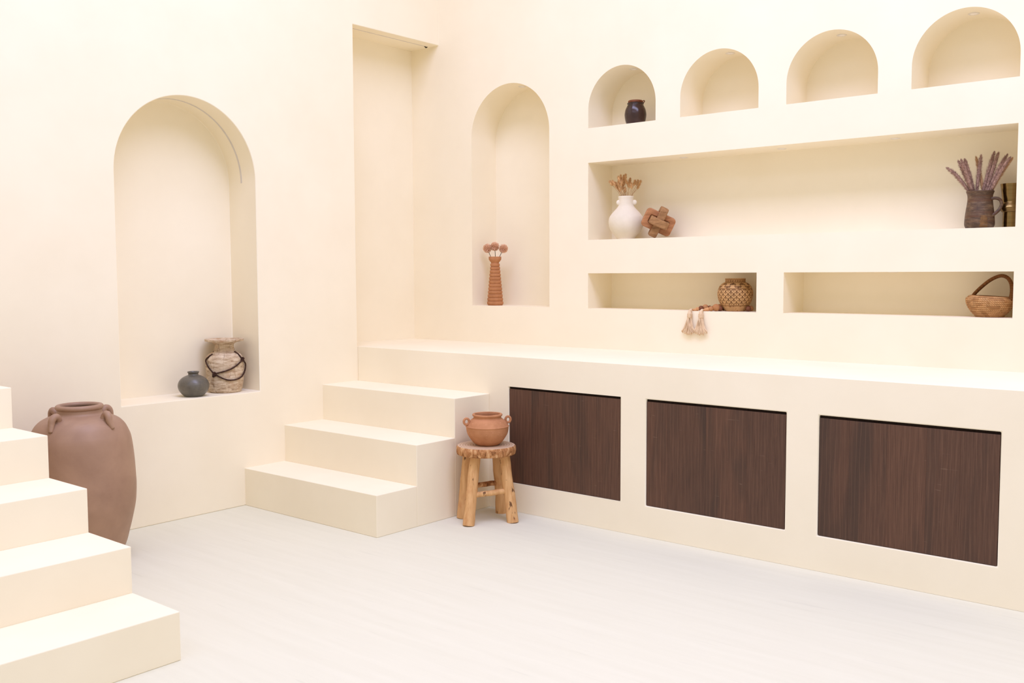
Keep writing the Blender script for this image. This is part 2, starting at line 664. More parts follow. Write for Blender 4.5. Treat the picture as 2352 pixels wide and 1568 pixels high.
names = ['in the small arched niche holding the dark jar', 'in the second small arched niche from the corner',
         'in the third small arched niche from the corner', 'in the topmost right small arched niche']
for (a_, b_), nm in zip(ARCH, names):
    spot((a_ + b_) / 2, 0.135, AZT - 0.003, 'round white spotlight ' + nm)
spot((TX0 + TX1) / 2, 0.14, TZT - 0.003, 'round white spotlight at the top of the tall arched niche')
for x_, nm in ((1.861, 'nearest the white vase'), (2.477, 'in the middle of the three'), (3.091, 'nearest the brown pitcher')):
    spot(x_, 0.150, SZ1 - 0.001, 'round white spotlight over the long shelf, ' + nm)
spot(1.842, 0.14, NZ1 - 0.001, 'round white spotlight in the low niche with the carved pot')
spot(3.10, 0.14, NZ1 - 0.001, 'round white spotlight in the low niche with the basket')

# light strips -----------------------------------------------------------
r_ = (LY1 - LY0) / 2
yc, zc = (LY0 + LY1) / 2, LZT - r_
bm = bmesh.new()
rows = []
for k in range(65):
    a_ = math.pi * k / 64
    rows.append([bm.verts.new((x_, yc + rr * math.cos(a_), zc + rr * math.sin(a_))) for x_, rr in
                 ((-0.145, r_ + .004), (-0.145, r_ - .0015), (-0.132, r_ - .0015), (-0.132, r_ + .004))])
for p_, q_ in zip(rows, rows[1:]):
    for j in range(4):
        bm.faces.new((p_[j], p_[(j + 1) % 4], q_[(j + 1) % 4], q_[j]))
bm.faces.new(rows[0])
bm.faces.new(rows[-1][::-1])
bmesh.ops.recalc_face_normals(bm, faces=bm.faces)
tag(obj('light_strip', bm, M['led'], sharp=30), 'thin grey light strip curving round the large left arch', 'light strip')
t = thing('light_strip', 'thin straight light strip along the top of the tall alcove', 'light strip', (-0.085, -0.05, ZAL))
obj('diffuser', boxed(-0.004, 0.004, -0.72, 0, -0.0015, 0.004), M['led'], t, smooth=False)
bm = bmesh.new()
tube(bm, [(0, 0, -0.001), (0.0, 0.012, -0.008), (-0.004, 0.022, -0.004), (0, 0.03, 0.003)], 0.0035, 6)
obj('cable', bm, M['black'], t)


# ------------------------------------------------------------------ large jar behind the stairs
def surf(profile):
    """outer radius at height z for a simple upward profile"""
    P = sorted((z, r) for r, z in profile)
    def f(z):
        if z <= P[0][0]:
            return P[0][1]
        for (z0, r0), (z1, r1) in zip(P, P[1:]):
            if z <= z1:
                return r0 + (r1 - r0) * (z - z0) / max(z1 - z0, 1e-6)
        return P[-1][1]
    return f


p = at(188, 1100, 0, 0.35)
p.z = 0
t = thing('storage_jar', 'large brown clay storage jar with four lugs behind the stairs', 'jar', p, facing(p))
prof = [(.150, 0), (.150, 0), (.166, .02), (.192, .085), (.2065, .140), (.2185, .187), (.2335, .257), (.2385, .305), (.2405, .361), (.2390, .399),
        (.2370, .446), (.2340, .493), (.2290, .544), (.222, .587), (.212, .615), (.197, .645), (.176, .668), (.153, .682), (.128, .692), (.108, .698), (.0995, .706), (.0975, .722)]
inner = [(.088, .732), (.085, .718), (.090, .700), (.15, .67), (.20, .60), (.215, .45), (.21, .30), (.15, .05), (.02, .03)]
obj('body', lathe(prof + inner, 96, 4), M['amphora'], t)
bm = bmesh.new()
tube(bm, [(.0935 * math.cos(2 * math.pi * k / 72),   .0935 * math.sin(2 * math.pi * k / 72), .7325) for k in range(72)], .0125, 14, closed=True)
obj('rim', bm, M['amphora'], t)
for az in (-128, -47, 44, 133):
    a_ = math.radians(az)
    rd = Vector((math.cos(a_), math.sin(a_), 0))
    sd = Vector((-rd.y, rd.x, 0))
    bm = bmesh.new()
    path = [(.145, .678), (.149, .695), (.159, .706), (.172, .706), (.183, .694), (.187, .676), (.192, .660), (.201, .640)]
    pp = spline([rd * x_ + Vector((0, 0, z_)) + sd * .004 * math.sin(i) for i, (x_, z_) in enumerate(path)], 4)
    k = len(pp)
    tube(bm, pp, [.0142 + .0020 * math.sin(math.pi * i / (k - 1)) - .005 * (i / (k - 1)) ** 4 for i in range(k)], 12)
    for q, rr in ((path[0], .018),):
        ball(bm, rd * q[0] + Vector((0, 0, q[1] - .003)), rr, .8)
    obj('lug', bm, M['amphora'], t)

# ------------------------------------------------------------------ left niche vases
p = at(445, 900, 0, -0.098)
p.z = LZ0
t = thing('squat_vase', 'small squat grey stoneware vase beside the whitewashed pot', 'vase', p, facing(p))
s_ = mpp(p) / 9.225
prof = [(.047, 0), (.047, 0), (.055, .005), (.068, .018), (.080, .036), (.0855, .055), (.0845, .072), (.077, .090), (.062, .106), (.042, .117),
        (.031, .121), (.0275, .125), (.0278, .130), (.0315, .1355), (.0325, .139), (.031, .1415), (.028, .1405), (.0255, .135), (.025, .125),
        (.04, .112), (.07, .085), (.075, .06), (.05, .02), (.01, .012)]
obj('body', lathe(prof, 64, 4, .006, 3), M['grey_glaze'], t)

p = at(517.4, 890, 0, -0.145)
p.z = LZ0
t = thing('rope_pot', 'whitewashed wooden pot with flared rim and dark cord', 'pot', p, facing(p))
prof = [(.082, 0), (.082, 0), (.091, .006), (.099, .030), (.1045, .065), (.1065, .110), (.1075, .150), (.1075, .185), (.103, .205), (.092, .221),
        (.074, .233), (.062, .239), (.0555, .243), (.0595, .247), (.0555, .250), (.0595, .254), (.0545, .258), (.053, .270), (.056, .282), (.070, .291),
        (.095, .297), (.110, .300), (.110, .300), (.112, .312), (.112, .312)]
outer = surf(prof[1:18])
inner = [(.100, .309), (.070, .300), (.050, .290), (.045, .25), (.08, .2), (.09, .1), (.06, .02), (.01, .015)]
b_ = obj('body', lathe(prof + inner, 72, 4, .02, 5), M['washed'], t)
sc = mpp(p) / 9.225


def cordpt(x, y):
    lx, lz = (x - 1268) * sc, (1325 - y) * sc
    r = outer(lz) * 1.02 + .004
    if abs(lx) < r:
        return Vector((lx, -math.sqrt(r * r - lx * lx), lz))
    return Vector((lx, 0.0, lz))


bm = bmesh.new()
runs = [[(1030, 505), (950, 560), (893, 630), (900, 690), (945, 780), (1000, 850), (1050, 910)],
        [(1085, 900), (1170, 880), (1300, 845), (1420, 800), (1510, 745), (1580, 690), (1625, 650)],
        [(1090, 930), (1150, 965), (1240, 1010), (1340, 1042), (1450, 1045), (1560, 1020), (1640, 955), (1685, 850), (1690, 740), (1650, 665)],
        [(1465, 470), (1530, 505), (1580, 560), (1620, 620)]]
for rn in runs:
    tube(bm, spline([cordpt(*q) for q in rn], 5), .0042, 7)
# round the back
tube(bm, spline([Vector((math.cos(a_) * .062, math.sin(a_) * .062, .236)) for a_ in [math.radians(d_) for d_ in range(-25, 206, 20)]], 2), .004, 6)
obj('cord', bm, M['cord'], t)
for kx, ky in ((1065, 925), (1625, 630)):
    bm = bmesh.new()
    c = cordpt(kx, ky)
    for i in range(7):
        v = [Vector((random.uniform(-1, 1), random.uniform(-.5, .5), random.uniform(-1.1, 1.1))) * .0115 for _ in range(4)]
        tube(bm, spline([c + q for q in v], 5), .004, 6)
    obj('cord_knot', bm, M['cord'], t)

# ------------------------------------------------------------------ ridged vase with pompom flowers
p = at(1137.5, 690, 1, 0.10)
p.z = TZ0
t = thing('ridged_vase', 'tall ridged orange terracotta vase in the tall arched niche', 'vase', p, facing(p))
prof = [(.048, 0), (.048, 0)]
zz, nr = .004, 12
for i in range(nr):
    f = i / (nr - 1)
    ro = .0560 * (1 - f) + .0325 * f
    h = .0255 * (1 - f) + .0235 * f
    prof += [(ro - .0050, zz + .0006), (ro - .0012, zz + h * .16), (ro, zz + h * .50), (ro - .0008, zz + h * .84)]
    zz += h * .965
prof += [(.0268, zz + .001), (.0268, zz + .004), (.034, zz + .014), (.0412, zz + .024), (.0428, zz + .030), (.0432, zz + .046), (.0432, zz + .046),
         (.039, zz + .046), (.039, zz + .046), (.037, zz + .03), (.022, zz + .008), (.02, zz - .06), (.005, zz - .08)]
VT = zz + .046
obj('body', lathe(prof, 56, 3, .02, 9), M['terracotta_red'], t)
s_ = mpp(p) / 7.84
spots = [((720, 338), (775, 486), 'pink dried pompom flower on the left in the ridged vase'), ((852, 305), (860, 486), 'pink dried pompom flower standing highest in the ridged vase'),
         ((1006, 345), (938, 486), 'pink dried pompom flower on the right in the ridged vase')]
for i, ((hx, hy), (sx, sy), lb) in enumerate(spots):
    base = Vector(((sx - 855) * s_, 0.004 * (i - 1), VT - .03))
    base.x *= .8
    top = Vector(((hx - 855) * s_, .008 * (1 - i), VT + (488 - hy) * s_))
    fl = thing('pompom_flower', lb, 'dried flower', p, facing(p), 'dried pompom flowers in the ridged vase')
    bm = bmesh.new()
    tube(bm, [base, Vector(((sx - 855) * s_, 0, VT)), top], .0019, 6)
    obj('stem', bm, M['pom_stem'], fl)
    bm = bmesh.new()
    ball(bm, top, .0235)
    hd = obj('flower_head', bm, M['pom_core'], fl)
    bm = bmesh.new()
    N = 330
    for k in range(N):
        zf = 1 - 2 * (k + .5) / N
        ph = k * 2.39996
        d_ = Vector((math.sqrt(1 - zf * zf) * math.cos(ph), math.sqrt(1 - zf * zf) * math.sin(ph), zf))
        d_ = (d_ + Vector([random.uniform(-.12, .12) for _ in range(3)])).normalized()
        tip = top + d_ * random.uniform(.031, .0355)
        sd = d_.cross(Vector((.3, .2, 1))).normalized() * .0030
        up_ = d_.cross(sd).normalized() * .0022
        q0 = top + d_ * .020
        m_ = top + d_ * .029
        v = [bm.verts.new(q0), bm.verts.new(m_ + sd), bm.verts.new(tip), bm.verts.new(m_ - sd), bm.verts.new(m_ + up_)]
        for f in ((0, 1, 4), (1, 2, 4), (2, 3, 4), (3, 0, 4), (0, 3, 2, 1)):
            bm.faces.new([v[j] for j in f])
    tag(obj('petals', bm, M['pom'], hd, smooth=False), kind='stuff')

# ------------------------------------------------------------------ stool and terracotta pot
base = Vector((1.313, -1.009, 0))
RZS = facing(base)
t = thing('wooden_stool', 'rustic round wooden stool with four splayed branch legs', 'stool', base, RZS)
inv = Matrix.Rotation(-RZS, 4, 'Z')
loc = lambda v: inv @ (v - base)
ST0, ST1 = .364, .413
feet = [((1076, 1207), (1093, 1052)), ((1178, 1199), (1158, 1051)), ((1151, 1177), (1142.5, 1049)), ((1062, 1189), (1076, 1049))]
LEG = []
for i, ((bx, by), (tx, ty)) in enumerate(feet):
    b0 = loc(at(bx, by, 2, 0))
    # the leg's upper end lies under the slab, a little inward of its foot
    q = _fw + _rt * ((tx - 1176) / F_PX) + _up * ((784 - ty) / F_PX)
    depth = (base + Matrix.Rotation(RZS, 4, 'Z') @ Vector((0, b0.y * .62, 0)) - CAM).dot(_fw) / q.dot(_fw)
    b1 = loc(CAM + q * depth)
    b1.z = ST0 + .012
    LEG.append((b0, b1))
    bm = bmesh.new()
    k = 12
    path = []
    for j in range(k + 1):
        f = j / k
        v = b0.lerp(b1, f)
        wob = Vector((noise.noise((i * 9.1, f * 2.2, 1)), noise.noise((i * 9.1, f * 2.2, 7)), 0)) * .010 * math.sin(math.pi * f)
        path.append(v + wob)
    rad = [(.0315 - .003 * (j / k)) * (1 + .07 * noise.noise((i * 5.3, j * .5, 3))) for j in range(k + 1)]
    tube(bm, path, rad, 14)
    for v in bm.verts:                      # irregular section
        v.co += Vector((noise.noise(v.co * 30 + Vector((i, 0, 0))), noise.noise(v.co * 30 + Vector((0, i, 5))), 0)) * .0025
        v.co.z = max(v.co.z, 0.0)
    bmesh.ops.translate(bm, verts=bm.verts, vec=(0, 0, 0))
    o = obj('leg', bm, M['stool_leg'], t, sharp=50)
for (i, j, f0, f1, r0) in ((0, 1, .42, .45, .0155), (3, 2, .46, .47, .0145)):
    a0, a1 = LEG[i][0].lerp(LEG[i][1], f0), LEG[j][0].lerp(LEG[j][1], f1)
    bm = bmesh.new()
    path = [a0.lerp(a1, k / 8) + Vector((0, 0, .004 * noise.noise((k * .6, i, 2)))) for k in range(9)]
    tube(bm, path, [r0 * (1 + .1 * noise.noise((k * .7, 4, i))) for k in range(9)], 12)
    obj('stretcher', bm, M['slab_bark'] if i == 3 else M['stool_leg'], t, sharp=50)
bm = bmesh.new()
seg = 90
rows = []
prof = [(.92, ST0), (.985, ST0 + .004), (1.0, ST0 + .014), (1.005, ST0 + .026), (.995, ST1 - .006), (.965, ST1)]
for r_, z_ in prof:
    row = []
    for k in range(seg):
        a_ = 2 * math.pi * k / seg
        rr = .162 * r_ * (1 + .03 * noise.noise((math.cos(a_) * 1.2, math.sin(a_) * 1.2, 4)) + .0035 * noise.noise((math.cos(a_) * 7, math.sin(a_) * 7, z_ * 40)))
        row.append(bm.verts.new((rr * math.cos(a_), rr * math.sin(a_), z_)))
    rows.append(row)
for p_, q_ in zip(rows, rows[1:]):
    for k in range(seg):
        f = bm.faces.new((p_[k], p_[(k + 1) % seg], q_[(k + 1) % seg], q_[k]))
bm.faces.new(rows[0][::-1])
f = bm.faces.new(rows[-1])
f.material_index = 1
obj('seat', bm, [M['slab_bark'], M['slab_top']], t, sharp=40)

p = base + Matrix.Rotation(RZS, 4, 'Z') @ Vector((.008, 0.0, ST1))
t = thing('handled_pot', 'round terracotta pot with two ring handles on the stool', 'pot', p, RZS)
prof = [(.054, 0), (.054, 0), (.066, .006), (.083, .021), (.099, .044), (.110, .064), (.1155, .086), (.1170, .099), (.1195, .103), (.1195, .106), (.1155, .109),
        (.109, .119), (.098, .132), (.086, .142), (.0775, .148), (.0755, .154), (.0775, .158), (.081, .161), (.0825, .165), (.0815, .170), (.078, .172),
        (.071, .171), (.069, .165), (.070, .150), (.09, .13), (.105, .09), (.07, .02), (.01, .01)]
obj('body', lathe(prof, 72, 4, .006, 2), M['terracotta'], t)
for sgn in (-1, 1):
    a_ = math.radians(197 if sgn < 0 else 17)
    rd = Vector((math.cos(a_), math.sin(a_), 0))
    c = rd * .119 + Vector((0, 0, .134))
    bm = bmesh.new()
    tube(bm, [c + rd * .0145 * math.cos(k * math.pi / 14) + Vector((0, 0, .0165)) * math.sin(k * math.pi / 14) for k in range(28)], .0066, 10, closed=True)
    obj('ring_handle', bm, M['terracotta'], t)

# ------------------------------------------------------------------ dark jar in the small arch
p = at(1459.5, 283, 1, 0.115)
p.z = AZ0
t = thing('glazed_jar', 'small glossy dark brown glazed jar in the small arch', 'jar', p, facing(p))
prof = [(.046, 0), (.046, 0), (.052, .006), (.060, .028), (.0655, .058), (.0655, .075), (.061, .098), (.053, .116), (.0485, .124), (.0478, .128), (.0505, .132),
        (.0505, .136), (.046, .138)]
obj('body', lathe(prof + [(.04, .137), (.04, .12), (.055, .08), (.04, .01), (.01, .01)], 64, 4, .004, 8), M['dark_glaze'], t)
c_ = obj('lid', lathe([(.041, .137), (.041, .137), (.0445, .140), (.045, .146), (.043, .151), (.038, .153), (.01, .1535), (.001, .1535)], 56, 3, .03, 4), M['rust'], t)
bm = bmesh.new()
tube(bm, spline([(.040, -.01, .143), (.049, -.012, .150), (.054, -.012, .146), (.050, -.012, .139), (.044, -.01, .138)], 4), .003, 8)
obj('lid_loop', bm, M['rust'], t)

# ------------------------------------------------------------------ white vase with grasses
p = at(1437.8, 546, 1, 0.128)
p.z = SZ0
t = thing('white_vase', 'round matte white clay vase with two small lugs', 'vase', p, facing(p))
prof = [(.054, 0), (.054, 0), (.057, .010), (.068, .024), (.088, .047), (.103, .076), (.1085, .108), (.104, .134), (.096, .149), (.080, .169), (.063, .187),
        (.052, .202), (.0478, .218), (.0468, .244), (.0485, .258), (.0485, .264), (.046, .266), (.042, .264), (.041, .25), (.045, .2), (.09, .13), (.09, .07), (.05, .015), (.01, .012)]
obj('body', lathe(prof, 64, 4, .008, 6), M['white_clay'], t)
for a_, rr in ((200, .0475), (-20, .0535)):
    bm = bmesh.new()
    bmesh.ops.create_uvsphere(bm, u_segments=20, v_segments=14, radius=1,
                              matrix=Matrix.Rotation(math.radians(a_), 4, 'Z') @ Matrix.Translation((rr, 0, .227)) @ Matrix.Diagonal((.0165, .0085, .0165, 1)))
    obj('lug', bm, M['white_clay'], t)
s_ = mpp(p) / 7.465


def blades(bm, pts, rads, count, length, width, spread, rnd):
    """fluff: thin pointed three-sided spikes leaving an axis"""
    k = len(pts) - 1
    for i in range(count):
        f = rnd.random() * k
        j = min(int(f), k - 1)
        c = pts[j].lerp(pts[j + 1], f - j)
        ax = (pts[j + 1] - pts[j]).normalized()
        r = rads[j] + (rads[j + 1] - rads[j]) * (f - j)
        e1 = ax.cross(Vector((.31, .9, .2))).normalized()
        e2 = ax.cross(e1)
        a_ = rnd.random() * 6.283
        out = e1 * math.cos(a_) + e2 * math.sin(a_)
        tn = ax.cross(out)
        b0 = c + out * r * .45
        tip = c + out * (r * (1 + spread * rnd.random())) + ax * length * rnd.uniform(.7, 1.2)
        v = [bm.verts.new(b0 + tn * width), bm.verts.new(b0 - tn * width), bm.verts.new(b0 + out * width * 1.4), bm.verts.new(tip)]
        for q in ((0, 1, 3), (1, 2, 3), (2, 0, 3)):
            bm.faces.new([v[m_] for m_ in q])


rnd = random.Random(3)
heads = [(478, 488, -.6), (520, 490, -.5), (556, 512, -.3), (575, 545, -.5), (608, 425, -.2), (642, 400, -.1), (690, 392, .05), (716, 382, .1), (604, 505, -.2), (650, 487, .0),
         (668, 545, .0), (738, 470, -.45), (770, 520, -.3), (791, 445, .15), (818, 540, .02), (870, 482, .25), (915, 478, .3), (955, 488, .5), (935, 540, .35), (622, 582, -.3), (708, 605, .05), (690, 470, -.1)]
for i, (hx, hy, tl) in enumerate(heads):
    lb = 'golden dried bunny tail grass in the white vase'
    if i == 0:
        lb = 'dried bunny tail grass leaning furthest left in the white vase'
    elif i == 17:
        lb = 'dried bunny tail grass leaning furthest right in the white vase'
    elif i == 13:
        lb = 'single small upright bunny tail head right of centre in the white vase'
    elif i == 14:
        lb = 'low bunny tail head alone right of centre in the white vase'
    elif i == 19:
        lb = 'short bunny tail head low at the left of the bunch'
    elif i == 20:
        lb = 'lowest bunny tail head just above the rim of the white vase'
    elif i == 7:
        lb = 'tallest dried bunny tail grass in the white vase'
    fl = thing('dried_bunny_tail', lb, 'dried flower', p, facing(p), 'bunny tail grasses in the white vase')
    dy = rnd.uniform(-.035, .035)
    c = Vector(((hx - 730) * s_, dy, .266 + (705 - hy) * s_))
    ax = Vector((math.sin(tl), rnd.uniform(-.15, .15), math.cos(tl))).normalized()
    b0 = c - ax * .016
    rim = Vector((max(-.037, min(.037, c.x * .42)), dy * .5, .262))
    if rim.xy.length > .036:
        rim.xy = rim.xy.normalized() * .036
    bot = Vector((-rim.x * .4, -rim.y * .4, .10))
    bm = bmesh.new()
    tube(bm, spline([bot, rim, rim.lerp(b0, .6) + Vector((0, 0, .004)), b0], 4), .0011, 5)
    obj('stem', bm, M['bunny_stem'], fl)
    bm = bmesh.new()
    pts = [c + ax * u_ for u_ in (-.017, -.010, 0, .009, .015, .018)]
    rr = [.004, .0095, .0110, .0095, .006, .002]
    tube(bm, pts, [x_ * .65 for x_ in rr], 8)
    blades(bm, pts, rr, 150, .008, .0008, .8, rnd)
    obj('seed_head', bm, M['bunny'], fl, smooth=False)

# ------------------------------------------------------------------ wooden knot
def link_ring(L, Sx, bar, th):
    """rounded rectangular ring, long axis x, short axis y, thickness z"""
    bm = bmesh.new()
    def rr(a, b, r, n=6):
        out = []
        for cx, cy, a0 in ((a - r, b - r, 0), (-a + r, b - r, 90), (-a + r, -b + r, 180), (a - r, -b + r, 270)):
            for k in range(n + 1):
                t_ = math.radians(a0 + 90 * k / n)
                out.append((cx + r * math.cos(t_), cy + r * math.sin(t_)))
        return out
    o_, i_ = rr(L / 2, Sx / 2, .022), rr(L / 2 - bar, Sx / 2 - bar, .008)
    n_ = len(o_)
    rings = [[bm.verts.new((x, y, z)) for x, y in pts] for pts, z in ((o_, -th / 2), (o_, th / 2), (i_, th / 2), (i_, -th / 2))]
    for a_, b_ in zip(rings, rings[1:] + rings[:1]):
        for k in range(n_):
            bm.faces.new((a_[k], a_[(k + 1) % n_], b_[(k + 1) % n_], b_[k]))
    bmesh.ops.recalc_face_normals(bm, faces=bm.faces)
    return bm


p = at(1512, 516, 1, 0.115)
rz = facing(p)
tilt = math.radians(25)
u = Vector((math.cos(tilt), .12, -math.sin(tilt))).normalized()
v_ = Vector((math.sin(tilt), -.10, math.cos(tilt)))
v_ = (v_ - u * v_.dot(u)).normalized()
w_ = u.cross(v_)
basis = lambda a, b, c: Matrix(((a.x, b.x, c.x, 0), (a.y, b.y, c.y, 0), (a.z, b.z, c.z, 0), (0, 0, 0, 1)))
K = (.187, .1155, .0335, .0460)
mats = [basis(u, v_, w_), basis(v_, w_, u), basis(w_, u, v_)]
bms = []
lo = 9
for m_ in mats:
    bm = link_ring(*K)
    bmesh.ops.transform(bm, matrix=m_, verts=bm.verts)
    lo = min(lo, min(v.co.z for v in bm.verts))
    bms.append(bm)
p.z = SZ0
t = thing('wooden_knot', 'carved wooden knot of three interlocked links by the white vase', 'ornament', p, rz)
for bm, mt in zip(bms, ('knot_orange', 'knot_wood', 'knot_wood')):
    bmesh.ops.translate(bm, verts=bm.verts, vec=(0, 0, -lo + .0005))
    o = obj('link', bm, M[mt], t, sharp=40)
    bevel(o, .006, 3)

# ------------------------------------------------------------------ pitcher with plumes
p = at(2249.3, 522, 1, 0.118)
p.z = SZ0
t = thing('stoneware_pitcher', 'dark brown stoneware pitcher holding mauve plumes', 'pitcher', p, facing(p))
prof = [(.055, 0), (.055, 0), (.061, .004), (.0665, .016), (.0675, .030), (.0655, .060), (.0620, .088), (.0585, .112), (.0560, .134), (.0555, .150), (.0570, .162), (.0605, .172),
        (.0625, .178), (.0615, .181), (.058, .180), (.0535, .165), (.053, .13), (.060, .06), (.05, .01), (.01, .008)]
obj('body', lathe(prof, 72, 5, .010, 11), M['pitcher'], t)
bm = bmesh.new()
hp = spline([(.046, -.024, .141), (.066, -.020, .144), (.085, -.016, .137), (.0935, -.015, .117), (.087, -.017, .094), (.070, -.022, .074), (.050, -.034, .058), (.042, -.048, .052)], 5)
tube(bm, hp, [.0075] * len(hp), 10, flat=(1.0, .65))
obj('handle', bm, M['pitcher'], t)
# bare clay patch: a thin skin following the body
bm = bmesh.new()
fo = surf(prof[1:14])
rows = []
for i in range(9):
    z_ = .006 + .056 * i / 8
    e0, e1 = -90 + 7 * noise.noise((i * .9, 1, 2)) + i * .5, -56 + 9 * noise.noise((i * .8, 5, 2)) - i * .9
    rows.append([bm.verts.new(((fo(z_) + .0008) * math.cos(math.radians(a_)), (fo(z_) + .0008) * math.sin(math.radians(a_)), z_)) for a_ in [e0 + (e1 - e0) * q / 9 for q in range(10)]])
for a_, b_ in zip(rows, rows[1:]):
    for k in range(len(a_) - 1):
        bm.faces.new((a_[k], a_[k + 1], b_[k + 1], b_[k]))
o = obj('bare_patch', bm, M['pitcher_patch'], t)
sm = o.modifiers.new('skin', 'SOLIDIFY')
sm.thickness = .001
s_ = mpp(p) / 5.6
rnd = random.Random(5)
PL = [((178, 632), (455, 960), 0, 'mauve plume drooping furthest left in the pitcher'), ((322, 548), (505, 960), 0, 'mauve plume second from the left in the pitcher'),
      ((362, 545), (515, 958), 0, 'mauve plume crossing behind its left neighbour in the pitcher'), ((402, 522), (535, 930), 2, 'pale pink plume left of centre in the pitcher'),
      ((550, 492), (655, 950), 1, 'thin tan plume in the centre of the pitcher'), ((613, 482), (570, 960), 0, 'upright dark mauve plume in the centre of the pitcher'),
      ((783, 440), (650, 940), 0, 'tallest mauve plume in the pitcher'), ((836, 455), (690, 950), 0, 'mauve plume just right of the tallest in the pitcher'),
      ((945, 492), (715, 950), 0, 'mauve plume third from the right in the pitcher'), ((978, 545), (745, 955), 0, 'mauve plume partly hidden at the right of the pitcher'),
      ((1010, 545), (775, 950), 1, 'tan plume leaning furthest right in the pitcher')]
for i, ((tx, ty), (bx, by), kind, lb) in enumerate(PL):
    fl = thing('dried_plume', lb, 'dried plume', p, facing(p), 'dried plumes in the pitcher')
    dy = .034 if i == 4 else rnd.uniform(-.03, .03)
    rim = Vector(((bx - 617) * s_ * .92, dy * .6, .180))
    if rim.xy.length > .048:
        rim.xy = rim.xy.normalized() * .048
    tip = Vector(((tx - 617) * s_ * .90, dy * 1.4, .181 + (962 - ty) * s_ * .95))
    dirn = tip - rim
    side = Vector((dirn.x * .10, 0, -abs(dirn.x) * .0)) + Vector((-.10 * dirn.x, 0, .10 * abs(dirn.x)))
    pts = spline([rim, rim.lerp(tip, .35) + side * .8, rim.lerp(tip, .7) + side, tip], 5)
    k = len(pts)
    bot = Vector((-rim.x * .5, -rim.y * .5, .05))
    bm = bmesh.new()
    tube(bm, [bot, rim, pts[3]], .0016, 6)
    obj('stem', bm, M['bunny_stem'], fl)
    rr = [(.0055 + .0065 * math.sin(math.pi * (.15 + .70 * (j / (k - 1))))) * (1 if kind != 1 else .8) * (1 - .75 * (j / (k - 1)) ** 9) for j in range(k)]
    bm = bmesh.new()
    tube(bm, pts, [x_ * .7 for x_ in rr], 7)
    blades(bm, pts, rr, 620, .010, .0009, .60, rnd)
    obj('plume_head', bm, M['plume_tan'] if kind == 1 else M['plume'], fl, smooth=False)

# ------------------------------------------------------------------ brass vase
p = at(2321, 520, 1, 0.192)
p.x = min(p.x, XR - .0560)
p.z = SZ0
t = thing('brass_vase', 'tall antique brass vase half hidden behind the shelf edge', 'vase', p, facing(p))
prof = [(.036, 0), (.036, 0), (.036, .078), (.036, .078), (.041, .080), (.0530, .097), (.0545, .101), (.0530, .105), (.042, .122), (.0395, .126), (.0395, .126), (.0415, .150), (.0500, .214), (.0500, .214),
        (.0480, .214), (.0480, .214), (.038, .13), (.032, .07), (.01, .01)]
obj('body', lathe(prof, 64, 3), M['brass'], t, sharp=35)

# ------------------------------------------------------------------ carved pot
p = at(1688.3, 714, 1, 0.122)
p.z = NZ0
t = thing('carved_pot', 'round carved wooden pot with floral scale pattern', 'pot', p, facing(p))
key = [(.054, 0), (.054, 0), (.060, .006), (.074, .028), (.088, .050), (.0965, .072), (.0998, .094), (.0985, .115), (.0915, .137), (.080, .152), (.068, .161), (.060, .165), (.0572, .168), (.0565, .172), (.0575, .183), (.0575, .186), (.055, .187)]
pts = spline([(r, z, 0) for r, z in key], 14)
NU = 340


def carved(a, z):
    """(depth, darkness) of the carving"""
    u_ = a / (2 * math.pi)
    for zl in (.0315, .034, .1265, .1300, .1655):
        if abs(z - zl) < .0011:
            return 1.0, .85
    if .036 < z < .1255:
        rows_, cols = 6.0, 19
        vv = (z - .036) / .0895 * rows_
        ri = math.floor(vv)
        uu = u_ * cols + (.5 if ri % 2 else 0)
        best = (0, 0)
        for dr in (0, -1):
            r2 = ri + dr
            uu = u_ * cols + (.5 if r2 % 2 else 0)
            lx, ly = (uu - math.floor(uu) - .5), (vv - r2) * .5 - .02
            d_ = math.hypot(lx, ly)
            if dr == 0 and abs(d_ - .47) < .046:
                return .9, .9
            if dr == -1 and abs(d_ - .47) < .046:
                return .9, .9
            if dr == 0:
                th = math.atan2(ly - .24, lx)
                dd = math.hypot(lx, ly - .24)
                pet = .5 + .5 * math.cos(5 * th)
                if .06 < dd < .20 and pet > .5:
                    best = (.8, .85)
                if dd < .03:
                    best = (.8, .8)
        return best
    if .1305 < z < .163:
        vv = (z - .1305) / .0325
        uu = u_ * 9
        for s1 in (1, -1):
            q = uu + s1 * vv * .5
            d_ = abs(q - round(q))
            if d_ < .035:
                return .8, .8
            if .06 < d_ < .16 and .25 < (vv * 2 % 1) < .8:
                return .9, .85
        return 0, .1
    if .168 < z < .184:
        q = math.sin(u_ * 2 * math.pi * 26 + 2.2 * math.sin(z * 900)) * math.sin(z * 700)
        return (.7, .75) if q > .2 else (0, .25)
    if z < .030:
        q = noise.noise((math.cos(a) * 7, math.sin(a) * 7, z * 120))
        return (.4, .55) if q > .42 else (0, .12)
    return 0, .15


bm = bmesh.new()
lay = None
rows, shade = [], []
for pz in pts:
    row = []
    for k in range(NU):
        a_ = 2 * math.pi * k / NU
        dep, dk = carved(a_, pz.y)
        r = pz.x - dep * .0016
        row.append(bm.verts.new((r * math.cos(a_), r * math.sin(a_), pz.y)))
        shade.append(dk)
    rows.append(row)
for q in [(.050, .186), (.050, .16), (.08, .12), (.05, .01)]:
    row = [bm.verts.new((q[0] * math.cos(2 * math.pi * k / NU), q[0] * math.sin(2 * math.pi * k / NU), q[1])) for k in range(NU)]
    shade += [.4] * NU
    rows.append(row)
for a_, b_ in zip(rows, rows[1:]):
    for k in range(NU):
        bm.faces.new((a_[k], a_[(k + 1) % NU], b_[(k + 1) % NU], b_[k]))
bm.faces.new(rows[0][::-1])
bm.faces.new(rows[-1])


